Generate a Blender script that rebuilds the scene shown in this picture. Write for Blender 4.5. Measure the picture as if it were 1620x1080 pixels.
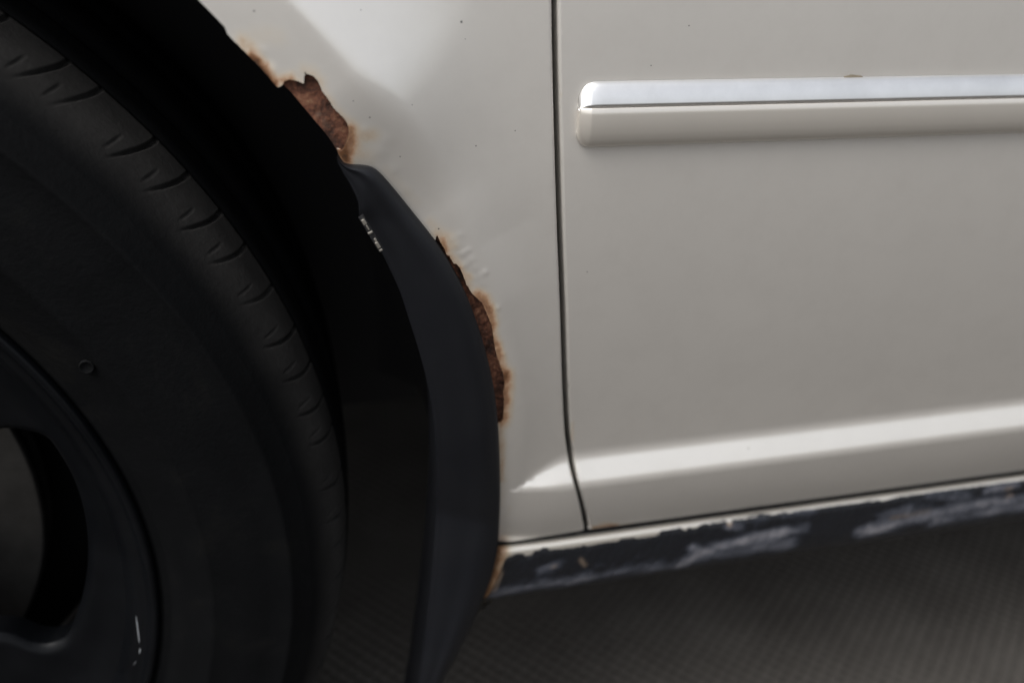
import bpy, math, random
import numpy as np
from mathutils import Vector, Matrix
from mathutils.geometry import delaunay_2d_cdt

random.seed(4)
SC = bpy.context.scene
for _o in list(bpy.data.objects):
    bpy.data.objects.remove(_o)

# ------------------------------------------------------------------ camera
F = 1350.0                                    # focal length in photo pixels (1620 wide)
PITCH, YAW, ROLL = math.radians(26.342), math.radians(13.994), math.radians(1.5)
CAM = np.array([0.0, -0.323, 0.581])
fw = np.array([math.sin(YAW)*math.cos(PITCH), math.cos(YAW)*math.cos(PITCH), -math.sin(PITCH)])
rt0 = np.array([math.cos(YAW), -math.sin(YAW), 0.0])
up0 = np.cross(rt0, fw)
rt = rt0*math.cos(ROLL) + up0*math.sin(ROLL)
up = -rt0*math.sin(ROLL) + up0*math.cos(ROLL)
cd = bpy.data.cameras.new('camera')
co = bpy.data.objects.new('camera', cd)
SC.collection.objects.link(co)
m = Matrix.Identity(4)
for i in range(3):
    m[i][0], m[i][1], m[i][2], m[i][3] = rt[i], up[i], -fw[i], CAM[i]
co.matrix_world = m
cd.sensor_width = 36.0
cd.lens = 36.0*F/1620.0
cd.clip_start, cd.clip_end = 0.01, 2000.0
cd.dof.use_dof = True
cd.dof.focus_distance = 0.335
cd.dof.aperture_fstop = 5.0
SC.camera = co

# ------------------------------------------------------------------ sky, sun, exposure
SUN_EL, SUN_AZ = math.radians(58), math.radians(238)      # azimuth clockwise from +y
W = bpy.data.worlds.new('World')
SC.world = W
W.use_nodes = True
nt = W.node_tree
nt.nodes.clear()
sky = nt.nodes.new('ShaderNodeTexSky')
sky.sky_type = 'NISHITA'
sky.sun_disc = False
sky.sun_elevation = SUN_EL
sky.sun_rotation = SUN_AZ
sky.air_density, sky.dust_density, sky.ozone_density = 1.0, 4.0, 1.0
hs = nt.nodes.new('ShaderNodeHueSaturation')               # overcast: the blue greyed out
hs.inputs['Saturation'].default_value = 0.25
bg = nt.nodes.new('ShaderNodeBackground')
bg.inputs['Strength'].default_value = 0.10
wo = nt.nodes.new('ShaderNodeOutputWorld')
nt.links.new(sky.outputs[0], hs.inputs['Color'])
nt.links.new(hs.outputs[0], bg.inputs['Color'])
nt.links.new(bg.outputs[0], wo.inputs['Surface'])
sl = bpy.data.lights.new('sun', 'SUN')
sl.energy, sl.angle, sl.color = 0.9, math.radians(45), (1.0, 0.97, 0.93)
so = bpy.data.objects.new('sun', sl)
SC.collection.objects.link(so)
sd = Vector((math.sin(SUN_AZ)*math.cos(SUN_EL), math.cos(SUN_AZ)*math.cos(SUN_EL), math.sin(SUN_EL)))
so.rotation_euler = sd.to_track_quat('Z', 'Y').to_euler()
so.location = (0, -2, 4)
SC.view_settings.view_transform = 'Standard'
SC.view_settings.look = 'None'
SC.view_settings.gamma = 1.0
SC.view_settings.exposure = 1.22
SC.view_settings.use_curve_mapping = False
SC.render.resolution_x, SC.render.resolution_y = 1024, 682

# ------------------------------------------------------------------ numbers shared by the parts
CW = np.array([-0.299, 0.315])                # wheel centre (x, z)
YF = -0.015                                   # nominal plane of the body side
R_ARCH, R_LIP = 0.361, 0.3815


def sst(a, b, x):
    t = np.clip((x-a)/(b-a), 0, 1)
    return t*t*(3-2*t)


BUMPS = []                                    # paint blisters: x, z, radius, height


def gapx(z):                                  # centre line of the door gap, filled in below
    return np.interp(z, GZ, GX)


def h_body(x, z):
    """how far the sheet metal stands out of the nominal plane"""
    x = np.asarray(x, float); z = np.asarray(z, float)
    # gentle barrel shape of the side
    h = -0.66*np.clip(z-0.500, -0.4, 0)**2 - 0.10*np.clip(z-0.500, 0, 1)**2
    h = h - 0.30*np.clip(z-0.64, 0, 1)**2
    # flare round the wheel arch: a lip ring standing FALL proud of the flat side
    dx, dz = x-CW[0], z-CW[1]
    r = np.hypot(dx, dz)
    th = np.degrees(np.arctan2(dz, dx))
    r1 = R_LIP + 0.0004*np.clip(34-th, 0, 24) - 0.00055*np.clip(18-th, 0, 40)
    r1 = np.maximum(r1, 0.374)
    span = P_SPAN[0] + P_SPAN[1]*np.clip(th-22, 0, 60)
    soft = P_SOFT[0] + P_SOFT[1]*(1-sst(P_SOFT[2], P_SOFT[3], th))
    sp = np.clip((r-r1)/span, 0, 1)
    e = np.clip((sp-soft)/(1-soft), 0, 1)
    fall = np.where(sp < soft, 0.5*sp**2/soft, 0.5*soft+(1-soft)*(e-e**2*0.5))/0.5
    # swell along the bottom of the door; on the fender it melts into the lip
    zb = 0.3268 + 0.008*np.clip(x-0.11, -0.05, 1)
    zt = zb + 0.0150*fall
    w = np.maximum(zt-zb, 1e-5)
    t = np.clip((zt-z)/w, -0.6, 1.6)
    ramp = np.where(t < -0.25, 0, np.where(t < 0.25, (t+0.25)**2, np.where(t < 0.8, t, np.where(t < 1.2, 0.8+(t-0.8)-((t-0.8)**2)/0.8, 1.0))))
    amp = P_AMP[0] + (1-P_AMP[0])*sst(P_AMP[1], P_AMP[2], th)
    h = h - FALL + FALL*(1-fall)*amp + 0.0100*ramp*fall
    # lower edge turns under a little
    h = h - 3.2*np.clip(0.323-z, 0, 1)**2
    # lip band leans in towards the wheel
    q = np.clip(r1-r, 0, 0.06)
    h = h - 0.7*q**2*sst(4, 30, th)
    for bx, bz, br, bh in BUMPS:
        d2 = ((x-bx)**2+(z-bz)**2)/br**2
        h = h + bh*np.exp(-d2)
    return h


FALL = 0.01445
P_SPAN, P_SOFT, P_AMP = (0.03644, 0.00242), (0.0338, 0.1804, 28.04, 42.57), (0.453, 25.23, 34.4)


def pix_dir(px, py):
    return fw*F + (px-810)*rt + (540-py)*up


def at_y(px, py, y):
    d = pix_dir(px, py)
    return CAM + d*((y-CAM[1])/d[1])


def on_body(px, py, off=0.0):
    """(x, z) where the ray through a photo pixel meets the body side"""
    y = YF
    for _ in range(12):
        p = at_y(px, py, y)
        y = YF - float(h_body(p[0], p[2])) - off
    return p[0], p[2]


def lerp_poly(pts, step):
    out = []
    for a, b in zip(pts[:-1], pts[1:]):
        n = max(1, int(math.hypot(b[0]-a[0], b[1]-a[1])/step))
        for i in range(n):
            out.append((a[0]+(b[0]-a[0])*i/n, a[1]+(b[1]-a[1])*i/n))
    out.append(pts[-1])
    return out


def smooth_poly(pts, n=6):
    """Catmull-Rom through the points"""
    P = [np.array(p, float) for p in pts]
    P = [2*P[0]-P[1]] + P + [2*P[-1]-P[-2]]
    out = []
    for i in range(1, len(P)-2):
        for k in range(n):
            t = k/n
            a, b, c, d = P[i-1], P[i], P[i+1], P[i+2]
            out.append(0.5*((2*b)+(c-a)*t+(2*a-5*b+4*c-d)*t*t+(3*b-a-3*c+d)*t**3))
    out.append(P[-2])
    return [tuple(p) for p in out]


# ------------------------------------------------------------------ material helpers
def mat(name, base=(0.5, 0.5, 0.5), rough=0.5, metal=0.0, **kw):
    mt = bpy.data.materials.new(name)
    mt.use_nodes = True
    b = mt.node_tree.nodes['Principled BSDF']
    b.inputs['Base Color'].default_value = (*base, 1)
    b.inputs['Roughness'].default_value = rough
    b.inputs['Metallic'].default_value = metal
    for k, v in kw.items():
        b.inputs[k].default_value = v
    return mt, mt.node_tree, b


def N(t, kind, **kw):
    n = t.nodes.new(kind)
    for k, v in kw.items():
        if hasattr(n, k) and not isinstance(k, int):
            setattr(n, k, v)
        else:
            n.inputs[k].default_value = v
    return n


def noise(t, scale, detail=4, rough=0.55, vec=None, dist=0.0):
    n = t.nodes.new('ShaderNodeTexNoise')
    n.inputs['Scale'].default_value = scale
    n.inputs['Detail'].default_value = detail
    n.inputs['Roughness'].default_value = rough
    n.inputs['Distortion'].default_value = dist
    if vec is not None:
        t.links.new(vec, n.inputs['Vector'])
    return n.outputs['Fac']


def math_n(t, op, a, b=None, clamp=False):
    n = t.nodes.new('ShaderNodeMath')
    n.operation = op
    n.use_clamp = clamp
    for i, v in enumerate((a, b)):
        if v is None:
            continue
        if isinstance(v, (int, float)):
            n.inputs[i].default_value = v
        else:
            t.links.new(v, n.inputs[i])
    return n.outputs[0]


def ramp(t, fac, stops, interp='LINEAR'):
    n = t.nodes.new('ShaderNodeValToRGB')
    n.color_ramp.interpolation = interp
    e = n.color_ramp.elements
    while len(e) < len(stops):
        e.new(0.5)
    for el, (p, c) in zip(e, stops):
        el.position = p
        el.color = (*c, 1) if len(c) == 3 else c
    t.links.new(fac, n.inputs['Fac'])
    return n.outputs['Color']


def mix(t, fac, a, b):
    n = t.nodes.new('ShaderNodeMix')
    n.data_type = 'RGBA'
    for v, k in ((fac, 'Factor'), (a, 'A'), (b, 'B')):
        s = [i for i in n.inputs if i.name == k and (i.type == 'RGBA' or (k == 'Factor' and i.type == 'VALUE'))][0]
        if isinstance(v, (int, float)):
            s.default_value = v
        elif isinstance(v, tuple):
            s.default_value = (*v, 1)
        else:
            t.links.new(v, s)
    return [o for o in n.outputs if o.type == 'RGBA'][0]


def bump(t, b, height, strength, dist):
    n = t.nodes.new('ShaderNodeBump')
    n.inputs['Strength'].default_value = strength
    n.inputs['Distance'].default_value = dist
    t.links.new(height, n.inputs['Height'])
    t.links.new(n.outputs[0], b.inputs['Normal'])
    return n


def objco(t):
    return t.nodes.new('ShaderNodeNewGeometry').outputs['Position']


def attr(t, name):
    n = t.nodes.new('ShaderNodeAttribute')
    n.attribute_name = name
    return n.outputs['Fac']


SPECKS_PX = [(402, 18, 1.4), (571, 16, 1.0), (730, 35, 2.2), (736, 62, 0.9), (559, 160, 1.0), (585, 186, 1.4),
             (815, 207, 1.2), (753, 231, 1.4), (1090, 41, 1.3), (633, 248, 1.2), (694, 362, 1.6), (652, 166, 1.0),
             (926, 160, 1.0), (929, 430, 1.3), (893, 722, 1.6), (483, 116, 1.8), (1480, 132, 1.5), (1030, 104, 1.2)]
ORANGE_PX = [(888, 153, 2.6), (904, 747, 3.0), (906, 668, 1.6)]


def paint_material(name, specks, base=(0.735, 0.703, 0.655)):
    mt, t, b = mat(name, rough=0.40, metal=0.5)
    pos = objco(t)
    a = attr(t, 'rust')
    n1 = noise(t, 210, 6, 0.65, pos)
    n2 = noise(t, 1500, 4, 0.6, pos)
    n3 = noise(t, 9, 3, 0.5, pos)
    # rust spreading under the paint: strength of the stain broken by noise
    v = math_n(t, 'ADD', a, math_n(t, 'MULTIPLY', math_n(t, 'MULTIPLY', math_n(t, 'SUBTRACT', n1, 0.5), 0.8), math_n(t, 'MINIMUM', math_n(t, 'MULTIPLY', a, 1.6), 1.0)), True)
    fac = ramp(t, v, [(0.03, (0, 0, 0)), (0.30, (0.42,)*3), (0.6, (0.88,)*3), (0.85, (1,)*3)])
    col = ramp(t, math_n(t, 'ADD', v, math_n(t, 'MULTIPLY', math_n(t, 'SUBTRACT', n2, 0.5), 0.25)),
               [(0.0, (0.50, 0.41, 0.22)), (0.25, (0.50, 0.30, 0.075)), (0.48, (0.35, 0.155, 0.030)), (0.72, (0.17, 0.064, 0.015)), (1.0, (0.05, 0.022, 0.010))])
    clean = mix(t, ramp(t, n3, [(0.35, (0, 0, 0)), (0.7, (1, 1, 1))]), base, tuple(c*0.965 for c in base))
    # faint dust
    dust = ramp(t, noise(t, 60, 6, 0.7, pos), [(0.45, (0, 0, 0)), (0.8, (0.10,)*3)])
    clean = mix(t, dust, clean, (0.40, 0.37, 0.33))
    vo = t.nodes.new('ShaderNodeTexVoronoi')
    vo.inputs['Scale'].default_value = 75
    t.links.new(pos, vo.inputs['Vector'])
    sx = t.nodes.new('ShaderNodeSeparateColor'); t.links.new(vo.outputs['Color'], sx.inputs[0])
    dot = math_n(t, 'MULTIPLY', math_n(t, 'LESS_THAN', vo.outputs['Distance'], math_n(t, 'MULTIPLY', sx.outputs[1], 0.045)), math_n(t, 'GREATER_THAN', sx.outputs[0], 0.80))
    clean = mix(t, math_n(t, 'MULTIPLY', dot, 0.55), clean, (0.16, 0.13, 0.10))
    c = mix(t, fac, clean, col)
    for lst, colr in ((specks, (0.03, 0.03, 0.028)), ):
        for p, r in lst:
            d = t.nodes.new('ShaderNodeVectorMath'); d.operation = 'DISTANCE'
            t.links.new(pos, d.inputs[0]); d.inputs[1].default_value = p
            mr = t.nodes.new('ShaderNodeMapRange')
            mr.inputs['From Min'].default_value = r*0.6
            mr.inputs['From Max'].default_value = r*1.3
            mr.inputs['To Min'].default_value = 0.85
            mr.inputs['To Max'].default_value = 0.0
            t.links.new(d.outputs['Value'], mr.inputs['Value'])
            c = mix(t, mr.outputs[0], c, colr)
    t.links.new(c, b.inputs['Base Color'])
    rg = t.nodes.new('ShaderNodeMapRange')
    rg.inputs['To Min'].default_value = 0.40
    rg.inputs['To Max'].default_value = 0.85
    t.links.new(fac, rg.inputs['Value'])
    t.links.new(rg.outputs[0], b.inputs['Roughness'])
    inv = math_n(t, 'SUBTRACT', 1.0, fac, True)
    mk = t.nodes.new('ShaderNodeMapRange')
    mk.inputs['From Min'].default_value = 0.30; mk.inputs['From Max'].default_value = 0.75
    mk.inputs['To Min'].default_value = 0.60; mk.inputs['To Max'].default_value = 0.0
    t.links.new(v, mk.inputs['Value'])
    t.links.new(mk.outputs[0], b.inputs['Metallic'])
    t.links.new(inv, b.inputs['Coat Weight'])
    b.inputs['Coat Roughness'].default_value = 0.006
    b.inputs['Coat IOR'].default_value = 2.1
    hgt = math_n(t, 'ADD', math_n(t, 'MULTIPLY', n2, math_n(t, 'MULTIPLY', fac, 0.9)), math_n(t, 'MULTIPLY', noise(t, 420, 2, 0.5, pos), 0.015))
    bump(t, b, hgt, 0.35, 0.0006)
    return mt


def rust_material():
    mt, t, b = mat('rusty_steel', rough=0.9)
    pos = objco(t)
    n1 = noise(t, 160, 6, 0.65, pos, 0.4)
    n2 = noise(t, 900, 5, 0.7, pos)
    v = math_n(t, 'ADD', math_n(t, 'MULTIPLY', n1, 0.65), math_n(t, 'MULTIPLY', n2, 0.35))
    c = ramp(t, v, [(0.36, (0.020, 0.009, 0.006)), (0.45, (0.062, 0.025, 0.014)), (0.52, (0.13, 0.048, 0.026)), (0.58, (0.19, 0.082, 0.045)), (0.68, (0.25, 0.15, 0.085))])
    g = attr(t, 'rust')                        # bare grey metal shows where this is high
    gf = math_n(t, 'MULTIPLY', math_n(t, 'SUBTRACT', math_n(t, 'ADD', g, math_n(t, 'MULTIPLY', n1, 0.6)), 0.72), 3.0, True)
    c = mix(t, gf, c, (0.17, 0.16, 0.125))
    t.links.new(c, b.inputs['Base Color'])
    bump(t, b, v, 0.8, 0.0016)
    return mt


def plastic(name, base, rough, grain=900, st=0.15, spotcol=None):
    mt, t, b = mat(name, base, rough)
    pos = objco(t)
    n = noise(t, grain, 4, 0.6, pos)
    n2 = noise(t, 26, 5, 0.65, pos)
    c = mix(t, ramp(t, n2, [(0.35, (0, 0, 0)), (0.75, (0.55,)*3)]), base, spotcol or tuple(min(1, x*1.8+0.004) for x in base))
    t.links.new(c, b.inputs['Base Color'])
    t.links.new(math_n(t, 'ADD', math_n(t, 'MULTIPLY', n2, 0.25), rough-0.12), b.inputs['Roughness'])
    bump(t, b, n, st, 0.0005)
    return mt


# ------------------------------------------------------------------ mesh helpers
CAR = bpy.data.objects.new('car', None)
SC.collection.objects.link(CAR)
CAR.location = (0.9, 0.85, 0.0)
CAR['label'] = 'off-white car with rusted wheel arch, dark alloy wheel and chrome door strip'
CAR['category'] = 'car'
ORG = {CAR: np.array([0.9, 0.85, 0.0])}


def link(name, me, mt, parent=None, smooth=True):
    o = bpy.data.objects.new(name, me)
    SC.collection.objects.link(o)
    if mt:
        me.materials.append(mt)
    if parent is not None:
        o.parent = parent
        o.matrix_parent_inverse = Matrix.Translation(Vector(-ORG[CAR]))
        if parent is not CAR:
            o.matrix_parent_inverse = Matrix.Identity(4)
    if smooth:
        me.polygons.foreach_set('use_smooth', [True]*len(me.polygons))
    return o


def mesh(V, Fc, name='mesh'):
    me = bpy.data.meshes.new(name)
    me.from_pydata([tuple(map(float, v)) for v in V], [], Fc)
    me.update()
    return me


def set_attr(me, name, vals):
    a = me.attributes.new(name, 'FLOAT', 'POINT')
    a.data.foreach_set('value', np.asarray(vals, np.float32))


def strip(rows, closed=False):
    """quads between successive rows of equal length"""
    V, Fc = [], []
    n = len(rows[0])
    for r in rows:
        V += list(r)
    for i in range(len(rows)-1):
        for j in range(n if closed else n-1):
            k = (j+1) % n
            Fc.append((i*n+j, i*n+k, (i+1)*n+k, (i+1)*n+j))
    return V, Fc


def boxes(lst):
    V, Fc = [], []
    for c_, ax, ay, az, sx, sy, sz in lst:
        s = len(V)
        for i in (-1, 1):
            for j in (-1, 1):
                for k in (-1, 1):
                    V.append(tuple(np.array(c_)+np.array(ax)*sx*i+np.array(ay)*sy*j+np.array(az)*sz*k))
        Fc += [tuple(s+q for q in f) for f in ((0, 1, 3, 2), (4, 6, 7, 5), (0, 4, 5, 1), (2, 3, 7, 6), (0, 2, 6, 4), (1, 5, 7, 3))]
    return V, Fc


def inside(poly, P):
    x, y = P[:, 0], P[:, 1]
    c = np.zeros(len(P), bool)
    j = len(poly)-1
    for i in range(len(poly)):
        xi, yi = poly[i]; xj, yj = poly[j]
        if yi != yj:
            hit = ((yi > y) != (yj > y)) & (x < (xj-xi)*(y-yi)/(yj-yi)+xi)
            c ^= hit
        j = i
    return c


def dist_poly(P, pts):
    """distance of points P (n,2) to an open polyline"""
    best = np.full(len(P), 9.0)
    pts = np.asarray(pts, float)
    if len(pts) == 1:
        return np.hypot(*(P-pts[0]).T)
    for a, b in zip(pts[:-1], pts[1:]):
        d = b-a
        t = np.clip(((P-a)@d)/max(d@d, 1e-12), 0, 1)
        best = np.minimum(best, np.hypot(*(P-(a+t[:, None]*d)).T))
    return best


def panel(outline, depth, hfun, extra, y0=YF):
    """sheet metal panel: an outline in (x, z), points inside it, edges folded back by depth"""
    ol = np.array(outline)
    ex = np.array(extra)
    ex = ex[inside(ol, ex)]
    keep = np.ones(len(ex), bool)
    for i in range(0, len(ol), 400):
        d = np.hypot(ex[:, None, 0]-ol[None, i:i+400, 0], ex[:, None, 1]-ol[None, i:i+400, 1]).min(1)
        keep &= d > 0.00032
    ex = ex[keep]
    allp = [Vector(p) for p in np.vstack([ol, ex])]
    n = len(ol)
    res = delaunay_2d_cdt(allp, [(i, (i+1) % n) for i in range(n)], [list(range(n))], 1, 1e-7)
    vs = np.array([(v.x, v.y) for v in res[0]])
    h = hfun(vs[:, 0], vs[:, 1])
    V = np.c_[vs[:, 0], y0-h, vs[:, 1]]
    Fc = [tuple(f) for f in res[2]]
    # analytic normals
    e = 2e-5
    hx = (hfun(vs[:, 0]+e, vs[:, 1])-hfun(vs[:, 0]-e, vs[:, 1]))/(2*e)
    hz = (hfun(vs[:, 0], vs[:, 1]+e)-hfun(vs[:, 0], vs[:, 1]-e))/(2*e)
    nrm = np.c_[-hx, -np.ones(len(hx)), -hz]
    nrm /= np.linalg.norm(nrm, axis=1)[:, None]
    # outward facing
    Fo = []
    for f in Fc:
        a, b, c = (V[i] for i in f[:3])
        Fo.append(f if np.cross(b-a, c-a)[1] < 0 else f[::-1])
    # folded edge
    idx = {}
    for new, orig in enumerate(res[3]):
        for o_ in orig:
            if o_ < n:
                idx[o_] = new
    nb = len(V)
    back = []
    for i in range(n):
        v = V[idx[i]].copy()
        back.append(v)
    front2 = np.array([V[idx[i]] for i in range(n)])
    backv = front2.copy(); backv[:, 1] += np.asarray(depth)
    V2 = np.vstack([V, front2, backv])
    for i in range(n):
        j = (i+1) % n
        Fo.append((nb+i, nb+j, nb+n+j, nb+n+i))
    return V2, Fo, nrm, nb, vs


def finish_panel(name, V, Fo, nrm, nb, mt, parent):
    me = mesh(V, Fo, name)
    o = link(name, me, mt, parent)
    ln = np.zeros((len(V), 3))
    ln[:nb] = nrm
    # normals of the folded edge are left to Blender (0 vector = automatic)
    me.normals_split_custom_set_from_vertices([tuple(v) for v in ln])
    return o


# ------------------------------------------------------------------ ground
def build_ground():
    p = 0.0100
    xs = np.concatenate([np.linspace(-160, -0.75, 26)[:-1], np.arange(-0.75, 1.05, p/5.0), np.linspace(1.05, 160, 26)[1:]])
    ys = np.concatenate([np.linspace(-160, -0.30, 26)[:-1], np.arange(-0.30, 1.25, p/5.0), np.linspace(1.25, 160, 26)[1:]])
    X, Y = np.meshgrid(xs, ys)
    a = math.radians(41)
    U, Vv = X*math.cos(a)+Y*math.sin(a), -X*math.sin(a)+Y*math.cos(a)
    hh = np.clip(0.5+0.95*np.cos(2*np.pi*U/p), 0, 1)*np.clip(0.80+0.50*np.cos(2*np.pi*Vv/p), 0, 1)
    fade = (sst(-0.75, -0.70, X)*sst(1.05, 1.0, X)*sst(-0.30, -0.26, Y)*sst(1.25, 1.2, Y))
    Z = 0.0018*hh*fade - 0.0022
    nx, ny = len(xs), len(ys)
    me = bpy.data.meshes.new('ground')
    V = np.c_[X.ravel(), Y.ravel(), Z.ravel()]
    i = np.arange((ny-1)*(nx-1))
    r, c = i//(nx-1), i % (nx-1)
    q = np.c_[r*nx+c, r*nx+c+1, (r+1)*nx+c+1, (r+1)*nx+c]
    me.vertices.add(len(V)); me.vertices.foreach_set('co', V.ravel())
    me.loops.add(q.size); me.loops.foreach_set('vertex_index', q.ravel())
    me.polygons.add(len(q)); me.polygons.foreach_set('loop_start', np.arange(0, q.size, 4))
    me.update(calc_edges=True)
    mt, t, b = mat('studded_paving', (0.11, 0.105, 0.10), 0.9)
    b.inputs['Specular IOR Level'].default_value = 0.08
    pos = objco(t)
    n1 = noise(t, 7, 6, 0.65, pos)
    n2 = noise(t, 300, 4, 0.6, pos)
    c1 = ramp(t, n1, [(0.3, (0.074, 0.067, 0.060)), (0.7, (0.122, 0.113, 0.102))])
    c1 = mix(t, ramp(t, n2, [(0.35, (0, 0, 0)), (0.75, (0.5,)*3)]), c1, (0.050, 0.047, 0.044))
    sep = t.nodes.new('ShaderNodeSeparateXYZ'); t.links.new(pos, sep.inputs[0])
    hz = t.nodes.new('ShaderNodeMapRange')
    hz.inputs['From Min'].default_value = -0.0022; hz.inputs['From Max'].default_value = -0.0008
    t.links.new(sep.outputs['Z'], hz.inputs['Value'])
    c1 = mix(t, hz.outputs[0], mix(t, 0.40, c1, (0.022, 0.021, 0.020)), c1)    # darker between the studs
    t.links.new(c1, b.inputs['Base Color'])
    bump(t, b, n2, 0.4, 0.0006)
    o = link('ground', me, mt)
    o['kind'] = 'structure'
    return o


build_ground()

# ------------------------------------------------------------------ the door gap
GZ, GX = np.array([0.0, 1.0]), np.array([0.115, 0.09])
GAP_L = [(873.5, -60), (874, 0), (876, 120), (879, 240), (882.5, 360), (887, 480), (890.5, 600), (893.5, 670), (897, 705), (902, 735), (908.5, 762), (916, 790), (921.5, 815), (925, 838)]
GAP_R = [(881.5, -60), (882, 0), (884, 120), (887, 240), (890.5, 360), (895, 480), (898.5, 600), (901.5, 670), (905, 705), (909, 735), (914.5, 762), (922, 790), (928.5, 815), (933, 838)]
gl = [on_body(*q) for q in smooth_poly(GAP_L, 4)]
gr = [on_body(*q) for q in smooth_poly(GAP_R, 4)]
Z_BOT = on_body(925, 839)[1]                  # lower edge of fender and door
ZTOP = 0.98


def clip_low(g):
    g = [p for p in g if p[1] > Z_BOT+0.0004]
    g.append((g[-1][0]+(g[-1][0]-g[-2][0])*0.3, Z_BOT))
    return g


gl, gr = clip_low(gl), clip_low(gr)
dxdz = (gl[1][0]-gl[6][0])/(gl[1][1]-gl[6][1])
gl = [(gl[0][0]+dxdz*(ZTOP-gl[0][1]), ZTOP)] + gl
gr = [(gr[0][0]+dxdz*(ZTOP-gr[0][1]), ZTOP)] + gr
gl_a, gr_a = np.array(gl[::-1]), np.array(gr[::-1])
GLx = lambda z: np.interp(z, gl_a[:, 1], gl_a[:, 0])
GRx = lambda z: np.interp(z, gr_a[:, 1], gr_a[:, 0])

# blistered paint above the second rust hole
for (px, py, rp, hh) in [(723, 388, 9, .35), (732, 401, 7, .45), (741, 396, 6, .3), (745, 412, 9, .4), (735, 420, 7, .3), (752, 424, 7, .3), (758, 437, 9, .3), (768, 431, 6, .35),
                         (763, 449, 7, .2), (716, 378, 8, .25), (728, 372, 7, .2), (788, 487, 6, .35), (786, 552, 5, .3), (797, 560, 5, .3), (811, 633, 7, .3), (822, 640, 8, .2),
                         (818, 590, 9, .15), (600, 240, 13, .3), (612, 221, 10, .2), (578, 205, 8, .2), (625, 268, 9, .2), (430, 110, 7, .3), (415, 83, 7, .25), (640, 300, 9, .15)]:
    bx, bz = on_body(px, py)
    BUMPS.append((bx, bz, rp*0.00024, hh*0.0005))

EDGE_R = 0.0016


def roll_off(d):
    d = np.clip(d, 0, EDGE_R)
    return EDGE_R - np.sqrt(np.maximum(EDGE_R**2-(EDGE_R-d)**2, 0))


# ------------------------------------------------------------------ front fender
ARCH_A = [(360, 55), (383, 78), (400, 95), (420, 116), (436, 135), (441, 138), (447, 135)]
HOLE1 = [(450, 129), (456, 126.5), (463, 126.5), (472, 129), (480.5, 132.5), (481, 126), (482, 119), (486, 117.5), (494, 120), (502, 127), (507, 137), (510, 145), (518, 155), (528, 171), (538, 181),
         (547, 191), (551, 201), (551.5, 211), (549, 222), (546, 229), (543, 236), (540, 238.5)]
ARCH_B = [(533, 236), (537, 247), (545, 258), (556, 270)]
HID = [(580, 300), (620, 345), (660, 385), (684, 402)]
HOLE2 = [(686, 392), (690, 374), (692, 372.5), (697, 383), (704, 395), (706, 402), (711, 405), (718, 417), (722.5, 417.5), (728, 424), (732, 434), (738, 450), (741.5, 455), (746, 463), (754, 471), (762, 478), (767, 489),
         (773, 503), (778, 515), (780.5, 532), (782, 545), (786, 562), (791, 577), (796, 590), (798.5, 604), (798, 613), (796, 618), (797.5, 630), (797, 645), (796, 662), (793, 666.5), (789, 668)]
HID2 = [(781, 680), (775, 740), (770, 800), (768, 852)]
fr = random.Random(7)


def jag(pts, amp):
    """resample with small irregularities, for a broken paint edge"""
    out = []
    for p in lerp_poly(pts, 2.2):
        out.append((p[0]+fr.uniform(-amp, amp), p[1]+fr.uniform(-amp, amp)))
    return out


th0 = math.degrees(math.atan2(on_body(360, 55)[1]-CW[1], on_body(360, 55)[0]-CW[0]))
arch_top = [(CW[0]+R_ARCH*math.cos(math.radians(t)), CW[1]+R_ARCH*math.sin(math.radians(t))) for t in np.linspace(150, th0+0.35, 260)]
left = list(arch_top)
dep = [0.010]*len(left)
for seg, d, sm in ((ARCH_A, 0.006, True), (HOLE1, 0.0016, True), (ARCH_B, 0.008, True), (HID, 0.008, False), (HOLE2, 0.0013, False), (HID2, 0.008, False)):
    q = jag(smooth_poly(seg, 3) if sm else lerp_poly(seg, 3), 0.0 if seg in (ARCH_B, HID, HID2) else 0.35)
    for p in q:
        w = on_body(*p)
        if len(left) and math.hypot(w[0]-left[-1][0], w[1]-left[-1][1]) < 0.0002:
            continue
        left.append(w); dep.append(d)
bot = [on_body(768+(925-768)*i/60, 864.5+(839-864.5)*i/60) for i in range(60)] + [(gl[-1][0], Z_BOT)]
bot_a = np.array(bot)
BZ = lambda x: np.interp(x, bot_a[:, 0], bot_a[:, 1])
gseg = lerp_poly([p for p in gl[::-1]], 0.0022)
topx0 = arch_top[0][0]
outline = left + bot + gseg[1:] + [(topx0, ZTOP)]
dep = dep + [0.012]*(len(bot)) + [0.014]*(len(gseg)-1) + [0.01]


def h_fender(x, z):
    return h_body(x, z) - roll_off(GLx(z)-x) - 0.7*roll_off(z-BZ(x))


ext = []
for x in np.arange(-0.62, 0.13, 0.0021):
    for z in np.arange(0.31, 0.66, 0.0021):
        if math.hypot(x-CW[0], z-CW[1]) > R_ARCH:
            ext.append((x+fr.uniform(-2e-4, 2e-4), z+fr.uniform(-2e-4, 2e-4)))
for x in np.arange(-0.62, 0.13, 0.012):
    for z in np.arange(0.66, ZTOP, 0.012):
        ext.append((x, z))
gd = [p for p in lerp_poly(gl[::-1], 0.0016) if p[1] < 0.66]
for d in (0.0004, 0.0009, 0.0016, 0.0024):
    ext += [(p[0]-d, p[1]) for p in gd]
    ext += [(p[0], p[1]+d) for p in bot]
for x in np.arange(0.0, 0.08, 0.0008):            # finer where the paint is blistered
    for z in np.arange(0.385, 0.53, 0.0008):
        r_ = math.hypot(x-CW[0], z-CW[1])
        if R_ARCH < r_ < 0.395:
            ext.append((x+fr.uniform(-1e-4, 1e-4), z+fr.uniform(-1e-4, 1e-4)))
Vf, Ff, nf, nbf, vsf = panel(outline, dep, h_fender, ext)

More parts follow.
